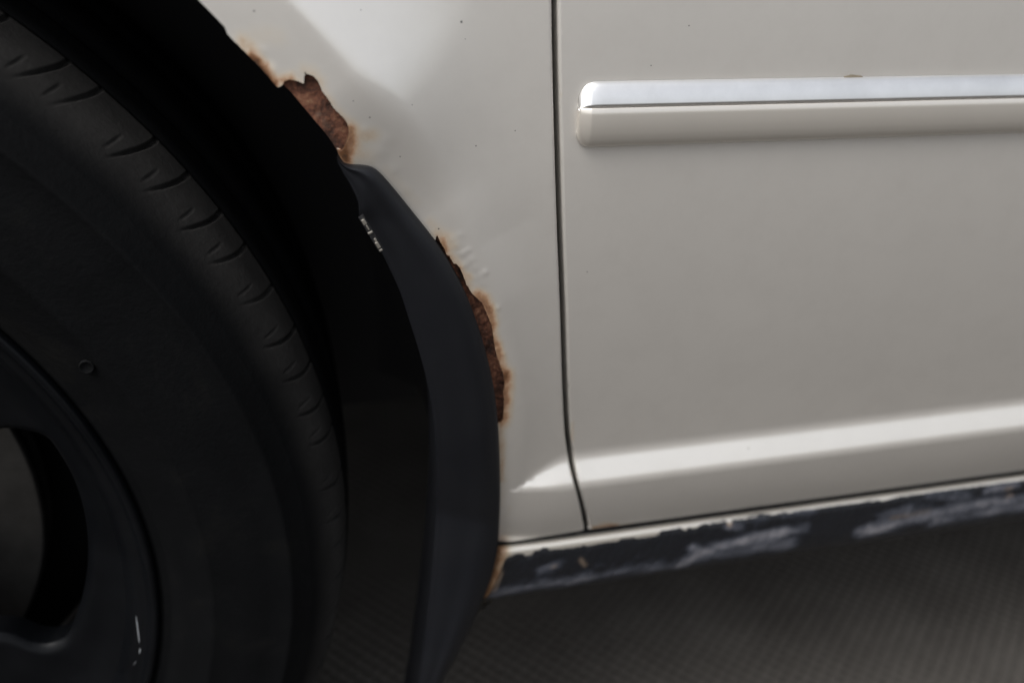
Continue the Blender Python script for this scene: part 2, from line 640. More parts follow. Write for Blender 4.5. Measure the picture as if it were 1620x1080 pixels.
# stains round the rust, as (polyline in photo pixels, radius in pixels, strength)
STAINS = [([(383, 66), (397, 82), (410, 100), (420, 112)], 12, .42), ([(398, 90), (405, 97), (415, 108), (424, 120)], 8, .95), ([(407, 98), (420, 118), (434, 134)], 6, .85), ([(432, 128), (447, 128), (460, 124)], 9, .62),
          ([(483, 112), (492, 114), (505, 130)], 11, .30), ([(512, 146), (530, 172), (548, 190)], 9, .26), ([(553, 205), (556, 222), (552, 238), (546, 246)], 14, .62), ([(548, 232), (546, 248), (550, 256)], 10, .75),
          ([(562, 214), (578, 215), (590, 214)], 13, .33), ([(560, 240), (575, 250)], 22, .26), ([(536, 240), (545, 252)], 6, .8), ([(440, 60), (420, 55), (400, 60)], 16, .16),
          ([(700, 378), (703, 388), (706, 396)], 8, .55), ([(690, 368), (708, 375), (715, 390)], 14, .26), ([(706, 398), (724, 414), (735, 436), (742, 452)], 9, .34), ([(742, 436), (744, 440)], 7, .40),
          ([(756, 464), (766, 472), (775, 492), (779, 512)], 12, .66), ([(770, 476), (777, 498)], 9, .55), ([(781, 520), (785, 545), (790, 565)], 9, .50), ([(788, 545), (796, 575), (801, 595)], 10, .55),
          ([(802, 590), (803, 612), (799, 632)], 13, .62), ([(806, 588), (807, 600)], 10, .40), ([(800, 628), (801, 648), (797, 668)], 13, .62), ([(793, 672), (793, 700), (793, 760)], 7, .5), ([(793, 700), (792, 800)], 12, .14),
          ([(800, 862), (830, 857), (850, 853)], 4, .55), ([(806, 800), (807, 850)], 4, .12), ([(680, 352), (700, 372)], 12, .2), ([(610, 270), (660, 322)], 12, .12)]
STAINS += [(HOLE2[2:10], 5, .50), (HOLE2[9:16], 5, .42), (HOLE2[14:21], 7, .62), (HOLE2[20:25], 6, .55), (HOLE2[23:31], 8, .66), (HOLE1[16:22], 6, .55), (HOLE1[0:5], 4, .35), (HOLE1[7:16], 4, .22)]
ORG_ST = [([(px, py)], r, .62) for px, py, r in ORANGE_PX]


def stain_attr(vs, stains, n_total):
    a = np.zeros(len(vs))
    for poly, rad, st in stains:
        w = [on_body(*q) for q in poly]
        d = dist_poly(vs, w)
        g = 0.84*st*np.exp(-(d/(rad*0.00024))**2)
        a = np.maximum(a, g) + 0.25*np.minimum(a, g)
    return np.concatenate([a, np.zeros(n_total-len(a))])


def specks3(lst):
    out = []
    for px, py, r in lst:
        x, z = on_body(px, py)
        out.append(((x, YF-float(h_body(x, z)), z), r*0.00021))
    return out


M_FENDER = paint_material('fender_paint', specks3([s for s in SPECKS_PX if s[0] < 878]))
fender = finish_panel('front_fender', Vf, Ff, nf, nbf, M_FENDER, CAR)
af = stain_attr(vsf, STAINS+[s for s in ORG_ST if s[0][0][0] < 906], len(Vf))
# bare, rusty broken edges at the holes
hole_flag = np.zeros(len(Vf))
nol = len(outline)
for i, d in enumerate(dep):
    if d < 0.002:
        af[nbf+i] = 0.9; af[nbf+nol+i] = 1.0
set_attr(fender.data, 'rust', af)

# ------------------------------------------------------------------ rusted inner steel behind the two holes
M_RUST = rust_material()


def rust_plate(poly_px, back, rough_amp, name, label, grey):
    w = [on_body(*q) for q in lerp_poly(smooth_poly(poly_px, 3), 3)]
    w = w[:-1] if math.hypot(w[0][0]-w[-1][0], w[0][1]-w[-1][1]) < 1e-5 else w
    rr = random.Random(3)
    ph = [(rr.uniform(300, 1500), rr.uniform(0, 6.28), rr.uniform(0, 6.28), rr.uniform(0, 3.14)) for _ in range(14)]

    def hf(x, z):
        h = h_body(x, z) - back
        for k, p1, p2, an in ph:
            h = h + rough_amp*np.sin(k*(x*math.cos(an)+z*math.sin(an))*2+p1)*np.sin(k*(z*math.cos(an)-x*math.sin(an))+p2)*(500/k)*0.6
        return h
    a = np.array(w)
    ex = [(x+rr.uniform(-1e-4, 1e-4), z+rr.uniform(-1e-4, 1e-4)) for x in np.arange(a[:, 0].min(), a[:, 0].max(), 0.0007) for z in np.arange(a[:, 1].min(), a[:, 1].max(), 0.0007)]
    V, Fo, n_, nb, vs = panel(w, [0.0015]*len(w), hf, ex)
    o = finish_panel(name, V, Fo, n_, nb, M_RUST, fender)
    g = np.zeros(len(V))
    for px, py, rp, st in grey:
        c = np.array(on_body(px, py))
        g[:nb] = np.maximum(g[:nb], st*np.exp(-(np.hypot(*(vs-c).T)/(rp*0.00024))**2))
    set_attr(o.data, 'rust', g)
    o['label'] = label
    return o


rust_plate([(452, 140), (446, 128), (470, 118), (480, 108), (500, 112), (530, 150), (562, 190), (564, 230), (548, 248), (536, 243), (527, 229), (513, 210), (495, 189), (475, 165), (460, 147), (452, 140)],
           0.0024, 0.00009, 'rust_patch', 'bare brown rust where paint has flaked off the arch lip', [(506, 184), (512, 195), (520, 205)] and [(505, 183, 15, .50), (512, 192, 14, .46), (518, 201, 15, .52), (494, 177, 9, .36)])
rust_plate([(672, 372), (690, 362), (720, 400), (760, 455), (790, 500), (806, 590), (808, 672), (790, 690), (762, 660), (748, 560), (720, 480), (690, 420), (672, 372)],
           0.0042, 0.00022, 'rust_patch', 'dark crumbling rust along the edge of the mud flap', [])

# ------------------------------------------------------------------ door
XEND = 0.80
gseg = lerp_poly(gr, 0.0022)
botd = lerp_poly([(gr[-1][0], Z_BOT), (XEND, Z_BOT)], 0.0022)
outl = gseg + botd[1:] + [(XEND, ZTOP)]
depd = [0.014]*len(gseg) + [0.010]*(len(botd)-1) + [0.01]


def h_door(x, z):
    return h_body(x, z) - roll_off(x-GRx(z)) - 0.7*roll_off(z-Z_BOT)


ext = []
for x in np.arange(0.09, XEND, 0.007):
    for z in np.concatenate([np.arange(Z_BOT+0.003, 0.372, 0.0011), np.arange(0.374, 0.62, 0.0065), np.arange(0.63, ZTOP, 0.02)]):
        ext.append((x+fr.uniform(-1e-4, 1e-4), z))
gd = [p for p in lerp_poly(gr, 0.0022) if p[1] < 0.66]
for d in (0.0004, 0.0009, 0.0016, 0.0026):
    ext += [(p[0]+d, p[1]) for p in gd]
    ext += [(p[0], p[1]+d) for p in botd]
for x in np.arange(0.11, 0.15, 0.0014):
    for z in np.arange(Z_BOT, Z_BOT+0.012, 0.0014):
        ext.append((x, z+3e-4))
Vd, Fd, nd, nbd, vsd = panel(outl, depd, h_door, ext)
M_DOOR = paint_material('door_paint', specks3([s for s in SPECKS_PX if s[0] > 890 and s[0] != 926]))
door = finish_panel('door', Vd, Fd, nd, nbd, M_DOOR, CAR)
set_attr(door.data, 'rust', stain_attr(vsd, [([(940, 833), (955, 831), (975, 829)], 5, .85), ([(950, 827), (965, 826)], 5, .4), ([(938, 835), (1000, 828)], 3.5, .5), ([(906, 668), (905, 700)], 4, .25)] + [s for s in ORG_ST if s[0][0][0] > 880 and s[0][0][1] < 200], len(Vd)))


# side moulding: painted rubber body with a bright metal strip on its upper slope
def h_flat(x, z):
    return float(h_body(x, z))


m_top = on_body(1200, 124)[1]; m_bot = on_body(1200, 223)[1]
x_left = on_body(913, 185)[0]
zc, hb = (m_top+m_bot)/2, (m_top-m_bot)/2
PROF = [(1.0, 0.0003), (0.985, 0.0016), (0.95, 0.0027), (0.88, 0.0039), (0.75, 0.0052), (0.55, 0.0066), (0.38, 0.0074), (0.285, 0.0077)]
PROF2 = [(0.262, 0.0078), (0.235, 0.0082), (0.05, 0.0085), (-0.25, 0.0085), (-0.5, 0.0081), (-0.7, 0.0073), (-0.84, 0.0061), (-0.93, 0.0047), (-0.98, 0.0030), (-1.0, 0.0003)]


def mould(name, prof, mt, cap_in):
    xs = [0, 0.0002, 0.0006, 0.0012, 0.002, 0.003, 0.0038, 0.0042, 0.0046, 0.006, 0.008] + list(np.linspace(0.012, XEND-x_left-0.002, 40))
    rows = []
    for dx in xs:
        x = x_left+dx
        row = []
        # rounded end in outline and in thickness
        for v, tk in prof:
            R = 0.0075 if v > 0 else 0.0058
            k = 1.0
            if dx < R:
                k = math.sqrt(max(0.0, 1-((R-dx)/R)**2.4))
            lim = 0.40 if v > 0 else 0.55
            vv = v
            kk = lim+(1-lim)*k
            if abs(v) > 0.0:
                vv = v*kk if abs(v) > 0.3 else v*(0.9+0.1*k)
            te = min(1.0, (0.52+0.44*(min(dx, 0.0042)/0.0042)**0.7) + 0.04*min(1, max(0, dx-0.0042)/0.003))
            z = zc+hb*vv
            row.append((x, YF-h_flat(x, z)-0.0002-tk*0.64*te, z))
        if cap_in == 'top':
            v, tk = prof[-1]
            row.append((row[-1][0], row[-1][1]+0.0012, row[-1][2]-0.0001))
        else:
            row.insert(0, (row[0][0], row[0][1]+0.0012, row[0][2]+0.0001))
        rows.append(row)
    first = [(p[0]+0.0004, YF-h_flat(p[0], p[2])+0.001, p[2]) for p in rows[0]]
    V, Fc = strip([first]+rows)
    o = link(name, mesh(V, Fc, name), mt, door)
    return o


mt_ch, t, b = mat('bright_metal_strip', (0.83, 0.85, 0.88), 0.24, 1.0)
pos = objco(t)
sv = t.nodes.new('ShaderNodeMapping'); sv.inputs['Scale'].default_value = (6, 300, 300); t.links.new(pos, sv.inputs['Vector'])
n = noise(t, 3, 4, 0.6, sv.outputs[0])
n2 = noise(t, 45, 5, 0.7, pos)
t.links.new(ramp(t, n2, [(0.35, (0.86, 0.855, 0.845)), (0.75, (0.75, 0.745, 0.735))]), b.inputs['Base Color'])
t.links.new(math_n(t, 'ADD', math_n(t, 'MULTIPLY', n, 0.14), 0.27), b.inputs['Roughness'])
M_MOULD = paint_material('moulding_paint', [], base=(0.64, 0.60, 0.54))
chrome = mould('chrome_strip', PROF, mt_ch, 'top')
mo = mould('moulding', PROF2, M_MOULD, 'bottom')
set_attr(mo.data, 'rust', np.zeros(len(mo.data.vertices)))
# black bed line laid in the groove between the strip and the moulding body, and grime along the upper edge
M_BLACK = plastic('gap_black', (0.004, 0.004, 0.0045), 0.8)
M_BLACK.node_tree.nodes['Principled BSDF'].inputs['Specular IOR Level'].default_value = 0.15
gl_rows = []
for dx in np.concatenate([np.linspace(0.0, 0.01, 14), np.linspace(0.014, XEND-x_left-0.004, 50)]):
    x = x_left+dx
    te = 0.64*min(1.0, 0.52+0.44*(min(dx, 0.0042)/0.0042)**0.7)
    k = 0.9+0.1*min(1.0, dx/0.006)
    gl_rows.append([(x, YF-h_flat(x, zc)-0.0068*te, zc+hb*0.30*k), (x, YF-h_flat(x, zc)-0.0069*te, zc+hb*0.22*k)])
V, Fc = strip(gl_rows)
link('bed_line', mesh(V, Fc), M_BLACK, door)
# grime that collects on the strip's upper edge
M_GRIME = plastic('grime', (0.10, 0.085, 0.06), 0.95)
gp = []
for a_, b_, hgt in ((1334, 1364, 3.6),):
    nseg = 24
    for i in range(nseg+1):
        px = a_+(b_-a_)*i/nseg
        tt = i/nseg
        gp.append((px, hgt*0.00024*math.sin(math.pi*tt)**0.7*(0.7+0.5*fr.random()), i == 0))
rows = []
V, Fc = [], []
for px, hg, st in gp:
    x, _ = on_body(px, 122)
    z0 = zc+hb*0.998
    s = len(V)
    y = YF-h_flat(x, z0)
    V += [(x, y-0.0011, z0-0.0002), (x, y-0.0007, z0+hg*0.6), (x, y+0.0001, z0+hg+0.0001)]
    if not st:
        Fc += [(s-3, s, s+1, s-2), (s-2, s+1, s+2, s-1)]
link('grime_line', mesh(V, Fc), M_GRIME, door)

# ------------------------------------------------------------------ sill
y_s = YF-h_flat(0.4, Z_BOT+0.003)+0.002               # face of the sill, a touch behind the door skin
z_st = at_y(1200, 808, y_s)[2]
SILL_TOP = [(815.5, 861), (927, 847), (1060, 829.6), (1200, 808.5), (1340, 789), (1620, 749.6)]
JAG = [(800, 882), (810, 878), (819, 875), (828.5, 875), (831, 879), (840.5, 877), (845, 871), (854, 869.5), (858, 866), (866.5, 866), (869, 869), (890, 867.5), (917, 864), (923, 861), (928.5, 863), (954, 858), (978.5, 855),
       (982, 851.5), (1003, 849.6), (1008, 851), (1034, 848), (1041.5, 845), (1045, 840), (1077, 834.6), (1081, 837.5), (1086, 838), (1089, 833.7), (1099, 835.5), (1110, 830), (1149, 822.6), (1152, 828), (1156, 828), (1158.5, 822.5),
       (1207, 814), (1225, 814), (1247, 809.6), (1281, 806), (1320, 800.5), (1357, 796), (1381, 791), (1398, 792), (1424, 785.7), (1461, 781), (1487, 777), (1560, 767.5), (1620, 759.5), (1760, 740)]


def sill_prof(zt, zbm):
    """(y, z) down the face of the sill, ledge first"""
    pts = [(y_s+0.020, zt-0.0006), (y_s+0.006, zt-0.0001), (y_s+0.0030, zt-0.0001), (y_s+0.0016, zt-0.0005), (y_s+0.0006, zt-0.0014), (y_s+0.0001, zt-0.0026), (y_s, zt-0.0042)]
    n = 14
    for i in range(1, n+1):
        f = i/n
        z = zt-0.0042-(zt-0.0042-zbm)*f
        pts.append((y_s+0.0015*f+0.0065*f**4, z))
    y, z = pts[-1]
    pts += [(y+0.003, z-0.0012), (y+0.010, z-0.0016), (y+0.05, z-0.001)]
    return pts


zs_top = [at_y(px, py, y_s+0.003)[2] for px, py in SILL_TOP]
zs_bot = [at_y(px, py, y_s+0.008)[2] for px, py in [(790, 947), (1000, 914), (1300, 866), (1620, 814)]]
ZST, ZSB = float(np.mean(zs_top)), float(np.mean(zs_bot))
prof = sill_prof(ZST, ZSB)
xl_top = at_y(786, 864, y_s)[0]
xl_bot = at_y(762, 948, y_s)[0]
rows = []
for x in np.concatenate([np.linspace(0, 0.02, 24), np.linspace(0.0235, 0.75, 150)]):
    row = []
    for i, (y, z) in enumerate(prof):
        f = np.clip((ZST-z)/(ZST-ZSB), 0, 1)
        x0 = xl_top+(xl_bot-xl_top)*f
        # the front end of the sill is rounded back
        e = max(0.0, 1-x/0.004)
        row.append((x0+x, y+0.010*e**3, z))
    rows.append(row)
V, Fc = strip(rows)
Fc = [f[::-1] for f in Fc]
M_SILL = paint_material('sill_paint', [], base=(0.66, 0.62, 0.55))
sill = link('sill', mesh(V, Fc), M_SILL, CAR)
Va = np.array(V)
e = Va[:, 0]-(xl_top+(xl_bot-xl_top)*np.clip((ZST-Va[:, 2])/(ZST-ZSB), 0, 1))
set_attr(sill.data, 'rust', np.clip(0.62*np.exp(-(np.maximum(e-0.0025, 0)/0.0050)**2), 0, 1))

# black underseal: its own skin, flaking along the top
jx = np.array([at_y(px, py, y_s)[0] for px, py in JAG]); jz = np.array([at_y(px, py, y_s)[2] for px, py in JAG])
cfl = [(y, z) for y, z in prof if True]
pz = np.array([p[1] for p in prof[3:21]])[::-1]; py_ = np.array([p[0] for p in prof[3:21]])[::-1]
rr = random.Random(11)
rows = []
cx = np.concatenate([np.arange(jx[0]-0.004, jx[-1], 0.0007), np.linspace(jx[-1], xl_top+0.70, 20)])
kn = [rr.uniform(-1, 1) for _ in range(4000)]
for ci, x in enumerate(cx):
    zt = float(np.interp(x, jx, jz)) + 0.00018*kn[ci] + 0.0001*kn[ci//3+1200]
    if x < jx[0]:                                  # left end follows a ragged slanted line
        zt = jz[0]-(jx[0]-x)*3.5
    row = []
    for k in range(19):
        f = k/18
        z = zt-(zt-ZSB)*f
        y = float(np.interp(z, pz, py_))
        off = 0.0007 if k > 0 else 0.0001
        lump = 0.00022*math.sin(x*410+f*5)*math.sin(x*173+2-f*7) + 0.00012*math.sin(x*1130+f*15)
        row.append((x-0.006*f*max(0, 1-(x-cx[0])/0.02), y-off-lump*(k > 0), z))
    y, z = row[-1][1], row[-1][2]
    row.append((row[-1][0], y+0.003, z-0.0016)); row.append((row[-1][0], y+0.012, z-0.0022)); row.append((row[-1][0], y+0.05, z-0.0016))
    rows.append(row)
V, Fc = strip(rows)
Fc = [f[::-1] for f in Fc]
mt, t, b = mat('underseal', (0.011, 0.012, 0.016), 0.5)
pos = objco(t)
a = attr(t, 'scuff')
sv = t.nodes.new('ShaderNodeMapping'); sv.inputs['Scale'].default_value = (42, 110, 110); sv.inputs['Rotation'].default_value = (0, math.radians(-14), 0)
t.links.new(pos, sv.inputs['Vector'])
n1 = noise(t, 1.0, 7, 0.68, sv.outputs[0], 0.8)
n2 = noise(t, 700, 5, 0.65, pos)
f = math_n(t, 'SUBTRACT', math_n(t, 'ADD', math_n(t, 'MULTIPLY', a, 0.70), math_n(t, 'MULTIPLY', n1, 1.2)), 0.74, True)
f = math_n(t, 'MULTIPLY', f, math_n(t, 'ADD', math_n(t, 'MULTIPLY', n2, 0.9), 0.7), True)
c = ramp(t, f, [(0.0, (0.004, 0.0050, 0.008)), (0.15, (0.014, 0.017, 0.025)), (0.38, (0.062, 0.066, 0.082)), (0.75, (0.20, 0.195, 0.21))])
tan = attr(t, 'tan')
c = mix(t, math_n(t, 'MULTIPLY', tan, math_n(t, 'ADD', n2, 0.3), True), c, (0.42, 0.31, 0.22))
t.links.new(c, b.inputs['Base Color'])
t.links.new(math_n(t, 'ADD', math_n(t, 'MULTIPLY', f, 0.4), 0.42), b.inputs['Roughness'])
bump(t, b, math_n(t, 'ADD', n2, n1), 0.5, 0.0010)
coat = link('underseal_coat', mesh(V, Fc), mt, sill)
coat['label'] = 'black flaking underseal with pale scuff smears'
Vc = np.array(V)
xz = Vc[:, [0, 2]]


SCK = 2.4


def scuffs(lst):
    s = np.zeros(len(Vc))
    for poly, rad, st in lst:
        w = [at_y(px, py, y_s)[[0, 2]] for px, py in poly]
        s = np.maximum(s, st*np.exp(-(dist_poly(xz, w)/(rad*SCK*0.00026))**2))
    return s


set_attr(coat.data, 'scuff', scuffs([([(790, 942), (860, 930), (935, 919)], 13, .72), ([(880, 926), (910, 918)], 9, .6), ([(855, 900), (882, 893)], 7, .6), ([(960, 914), (1040, 898), (1080, 896)], 11, .6),
                                     ([(1080, 898), (1105, 878), (1140, 864), (1200, 850), (1240, 842)], 10, 1.0), ([(1095, 865), (1120, 872)], 7, .8), ([(1240, 842), (1275, 834)], 8, .75), ([(1150, 832), (1170, 833)], 6, .6),
                                     ([(1110, 884), (1170, 872), (1250, 862)], 13, .62), ([(1200, 820), (1280, 812)], 8, .4), ([(1360, 842), (1375, 836)], 8, .75), ([(1370, 845), (1440, 822), (1500, 806), (1580, 792), (1640, 784)], 10, .85),
                                     ([(1400, 815), (1470, 800)], 12, .6), ([(1470, 784), (1530, 782)], 8, .55), ([(1480, 826), (1560, 812), (1640, 798)], 10, .65), ([(1560, 775), (1605, 768)], 7, .65), ([(1030, 905), (1085, 896)], 7, .6), ([(1650, 780), (1750, 770)], 12, .8)]))
SCK = 0.8
set_attr(coat.data, 'tan', scuffs([([(918, 884), (926, 894)], 5, .42), ([(1152, 826), (1155, 829)], 5, .9), ([(870, 898), (880, 894)], 3, .35), ([(1410, 818), (1470, 808)], 5, .3), ([(1592, 786), (1600, 784)], 5, .4), ([(794, 905), (783, 940)], 4, .5), ([(1590, 772), (1600, 770)], 5, .4)]))

# frayed rusty fibres hanging at the sill's front corner
M_FIB = plastic('frayed_fibre', (0.22, 0.17, 0.09), 0.9)
V, Fc = [], []
for k in range(9):
    p = [(762+rr.uniform(-4, 14), 950+rr.uniform(-5, 3))]
    for i in range(7):
        p.append((p[-1][0]-rr.uniform(-1.5, 4.2), p[-1][1]+rr.uniform(-1.5, 4.5)))
    q = [at_y(px, py, y_s+0.004+0.001*k/3) for px, py in smooth_poly(p, 3)]
    for i, c_ in enumerate(q):
        s = len(V)
        rad = 0.00028*(1-0.6*i/len(q))
        for a_ in range(4):
            V.append((c_[0]+rad*math.cos(a_*math.pi/2), c_[1]+rad*0.7*math.sin(a_*math.pi), c_[2]+rad*math.sin(a_*math.pi/2)))
        if i:
            Fc += [(s-4+a_, s-4+(a_+1) % 4, s+(a_+1) % 4, s+a_) for a_ in range(4)]
link('frayed_fibre', mesh(V, Fc), M_FIB, sill)

# black strip added behind the slot between door and sill to keep it dark
V, Fc = boxes([((0.44, y_s+0.0075, (ZST+Z_BOT)/2+0.002), (1, 0, 0), (0, 1, 0), (0, 0, 1), 0.372, 0.0035, 0.0055)])
link('slot_backing', mesh(V, Fc), M_BLACK, CAR, smooth=False)

# ------------------------------------------------------------------ mud flap / arch guard
OUT = [(535, 250), (540, 256), (546, 260), (556, 262), (574, 263), (588, 266), (600, 274), (620, 296), (650, 333), (690, 384), (716, 425), (740, 472), (757, 518), (770, 562), (781, 612), (787, 660), (790, 710), (791.5, 770), (790, 830), (786, 872), (778, 910), (765, 945), (748, 985), (726, 1030), (700, 1080), (672, 1130), (650, 1200)]
INN = [(533, 250), (534, 256), (539, 266), (546, 278), (553, 290), (561, 306), (567, 322), (568.5, 340), (576, 352), (592, 380), (611, 414), (632, 460), (648, 508), (663, 556), (676, 605), (684, 650), (689, 700), (691, 755), (690, 810), (687, 860), (684, 900), (680, 940), (675, 985), (669, 1030), (662, 1080), (655, 1130), (640, 1200)]
o_s, i_s = smooth_poly(OUT, 6), smooth_poly(INN, 6)
rows = []
NV = 16
for (ox, oy), (ix, iy) in zip(o_s, i_s):
    a3 = None
    x, z = on_body(ox, oy)
    yo = YF+0.60*min(max(z, 0.30)-0.50, 0)**2-0.0018+0.0072*(1-float(sst(25.2, 34.4, math.degrees(math.atan2(z-CW[1], x-CW[0])))))
    A = at_y(ox, oy, yo)
    B = at_y(ix, iy, yo-0.0005)
    wdt = np.linalg.norm(B-A)
    row = [(A[0]+0.0002, A[1]+0.006, A[2]), (A[0], A[1]+0.0008, A[2])]
    for k in range(NV+1):
        f_ = k/NV
        P = A+(B-A)*f_
        bul = min(0.0034, wdt*0.2)*(1-(2*f_-0.85)**4*0.6 if f_ < 0.92 else 0.45)*min(1, f_*6+0.12)
        lift = 0.0012*math.exp(-((f_-0.30)/0.16)**2)
        yy = P[1]-bul-lift
        # keep on the sight line of its pixel
        px, py = ox+(ix-ox)*f_, oy+(iy-oy)*f_
        row.append(tuple(at_y(px, py, yy)))
    e_ = np.array(row[-1])
    row += [tuple(e_+[0.0001, 0.0014, 0]), tuple(e_+[0.0012, 0.010, 0]), tuple(e_+[0.003, 0.045, 0.0])]
    rows.append(row)
V, Fc = strip(rows)
M_FLAP = plastic('mud_flap_plastic', (0.0040, 0.0047, 0.0070), 0.52, grain=1400, st=0.22, spotcol=(0.0065, 0.0070, 0.0088))
M_FLAP.node_tree.nodes['Principled BSDF'].inputs['Specular IOR Level'].default_value = 0.3
flap = link('mud_flap', mesh(V, Fc), M_FLAP, CAR)

# metal clip on its inner edge
mt_clip, t, b = mat('clip_steel', (0.55, 0.52, 0.46), 0.38, 1.0)


yc = YF-0.006
c0, c1 = at_y(571, 343, yc), at_y(604, 398, yc)
ax = (c1-c0)/np.linalg.norm(c1-c0)
ay = np.array([0, 1.0, 0]); az = np.cross(ax, ay)
L = np.linalg.norm(c1-c0)
V, Fc = boxes([((c0+c1)/2+ay*0.0012, ax, ay, az, L/2, 0.0004, 0.0010)])
M_DKCLIP = plastic('clip_base', (0.004, 0.004, 0.005), 0.6)
clip = link('clip_base', mesh(V, Fc), M_DKCLIP, flap, smooth=False)
P = lambda f_: c0+ax*L*f_
V, Fc = boxes([(P(0.14), ax, ay, az, 0.0011, 0.0006, 0.00065), (P(0.30)+az*0.0001, ax, ay, az, 0.0010, 0.0005, 0.00028), (P(0.44), ax, ay, az, 0.0004, 0.0006, 0.0009), (P(0.66)+az*0.0002, ax, ay, az, 0.0007, 0.0005, 0.0004), (P(0.80), ax, ay, az, 0.0013, 0.0006, 0.0006), (P(0.95), ax, ay, az, 0.0004, 0.0004, 0.0006)])
cm = link('clip', mesh(V, Fc), mt_clip, flap, smooth=False)
bv = cm.modifiers.new('bevel', 'BEVEL'); bv.width = 0.00018; bv.segments = 2
cm['label'] = 'small bright steel clip'

# ------------------------------------------------------------------ wheel
wheel = bpy.data.objects.new('wheel', None)
SC.collection.objects.link(wheel)
wheel.parent = CAR
WL = np.array([CW[0], 0.0, CW[1]])
wheel.location = WL-ORG[CAR]
wheel.rotation_euler = (0, 0, 0.02)


def wlink(name, V, Fc, mt, smooth=True):
    """geometry given about the wheel centre: x right, y inboard, z up"""
    o = bpy.data.objects.new(name, mesh(V, Fc, name))
    SC.collection.objects.link(o)
    o.data.materials.append(mt)
    o.parent = wheel
    if smooth:
        o.data.polygons.foreach_set('use_smooth', [True]*len(o.data.polygons))
    return o


TP = [(0.206, 0.030), (0.2085, 0.016), (0.2125, 0.0075), (0.2165, 0.0045), (0.2195, 0.0015), (0.2215, 0.0018), (0.224, -0.0010), (0.230, -0.0040), (0.2395, -0.0076), (0.2405, -0.0084), (0.2425, -0.0084), (0.2435, -0.0082), (0.254, -0.0097), (0.265, -0.0100), (0.2745, -0.0080), (0.2752, -0.0086), (0.2772, -0.0080), (0.278, -0.0068), (0.285, -0.0035)]
TP2 = [(0.285, -0.0035), (0.2905, 0.0010), (0.295, 0.0060), (0.2985, 0.0115), (0.3012, 0.0180), (0.3030, 0.0250), (0.3046, 0.0325)]
tp2 = smooth_poly(TP2, 9)
TP3 = [(0.3049, 0.0342), (0.3032, 0.0346), (0.3030, 0.0360), (0.3052, 0.0364), (0.3066, 0.0450), (0.3076, 0.0560), (0.3078, 0.0580), (0.3010, 0.0590), (0.3005, 0.0640), (0.3010, 0.0690), (0.3085, 0.0700), (0.3095, 0.100), (0.3095, 0.112), (0.302, 0.114), (0.302, 0.122), (0.3095, 0.124), (0.309, 0.150), (0.307, 0.180), (0.298, 0.198), (0.270, 0.212), (0.235, 0.206), (0.212, 0.190)]
prof = TP[:-1]+tp2+TP3
i0, i1 = len(TP)-1, len(TP)-2+len(tp2)
PR = np.array(prof)
ths = np.concatenate([np.arange(-0.62, 1.12, 0.0012), np.arange(1.12, 2*math.pi-0.62, 0.022)])
npit = 96
V = []
# outward normal of the profile
tg = np.gradient(PR, axis=0)
nm_ = np.c_[-tg[:, 1], tg[:, 0]]
nm_ /= np.linalg.norm(nm_, axis=1)[:, None]
nm_ *= np.where((nm_[:, 1] < 0) | (nm_[:, 0] > 0), 1, -1)[:, None]
s_all = np.concatenate([[0], np.cumsum(np.hypot(*np.diff(PR, axis=0).T))])
s_hi = s_all[i1]
s_in = s_all[i0]
pitch = 2*math.pi/npit
prng = random.Random(5)
gdep = [prng.uniform(0.55, 1.1) for _ in range(npit+2)]
offs = [prng.uniform(-0.17, 0.17)*pitch for _ in range(npit+2)]
rows = []
for i, (r, y) in enumerate(prof):
    u = (s_hi-s_all[i])/(s_hi-s_in)                # 0 at the tread edge, 1 well down the sidewall
    rad = np.full(len(ths), r); ax_ = np.full(len(ths), y)
    if -0.02 <= u <= 1.0:
        best = np.zeros(len(ths))
        for k in range(-12, 20):
            tk = k*pitch+offs[k % npit]+0.006
            # long shoulder groove, curving back as it runs down the sidewall
            cen = tk + 0.045*u**2 + 0.010*u
            wd = (0.0011-0.0005*u)/r
            dep_ = 0.0026*gdep[k % npit]*(1-sst(0.22+0.2*gdep[k % npit], 0.75, u))
            best = np.maximum(best, dep_*np.clip(1.25-np.abs(ths-cen)/wd, 0, 1))
            # short sipe between two grooves
            if 0.36 < u < 0.66:
                cen2 = tk + pitch*0.50 + 0.034*(u-0.2)**2
                d2 = 0.0007*math.sin(math.pi*(u-0.36)/0.3)
                best = np.maximum(best, d2*np.clip(1.2-np.abs(ths-cen2)/(0.0008/r), 0, 1))
        rad -= best*nm_[i, 0]; ax_ -= best*nm_[i, 1]
    elif y > 0.036 and r > 0.3035:
        g = np.zeros(len(ths))
        for k in range(-12, 20):
            cen = (k+0.5)*pitch+offs[k % npit]-(y-0.036)*0.9
            g = np.maximum(g, 0.0*np.clip(1.3-np.abs(ths-cen)/(0.0017/r), 0, 1))
        rad -= g
    rows.append(np.c_[rad*np.cos(ths), ax_, rad*np.sin(ths)])
V, Fc = strip(rows, closed=True)
mt, t, b = mat('tyre_rubber', (0.022, 0.022, 0.023), 0.72)
b.inputs['Specular IOR Level'].default_value = 0.08
pos = objco(t)
n1 = noise(t, 22, 6, 0.68, pos, 0.6)
n2 = noise(t, 420, 5, 0.65, pos)
cdust = ramp(t, n1, [(0.30, (0.0014, 0.0016, 0.0019)), (0.55, (0.0024, 0.0026, 0.0030)), (0.78, (0.0058, 0.0057, 0.0053))])
dd = attr(t, 'dust')
c = mix(t, math_n(t, 'MULTIPLY', dd, math_n(t, 'ADD', math_n(t, 'MULTIPLY', n1, 0.7), math_n(t, 'MULTIPLY', n2, 0.4)), True), cdust, (0.050, 0.048, 0.046))
t.links.new(c, b.inputs['Base Color'])
bump(t, b, math_n(t, 'ADD', n2, math_n(t, 'MULTIPLY', n1, 0.6)), 0.35, 0.0009)
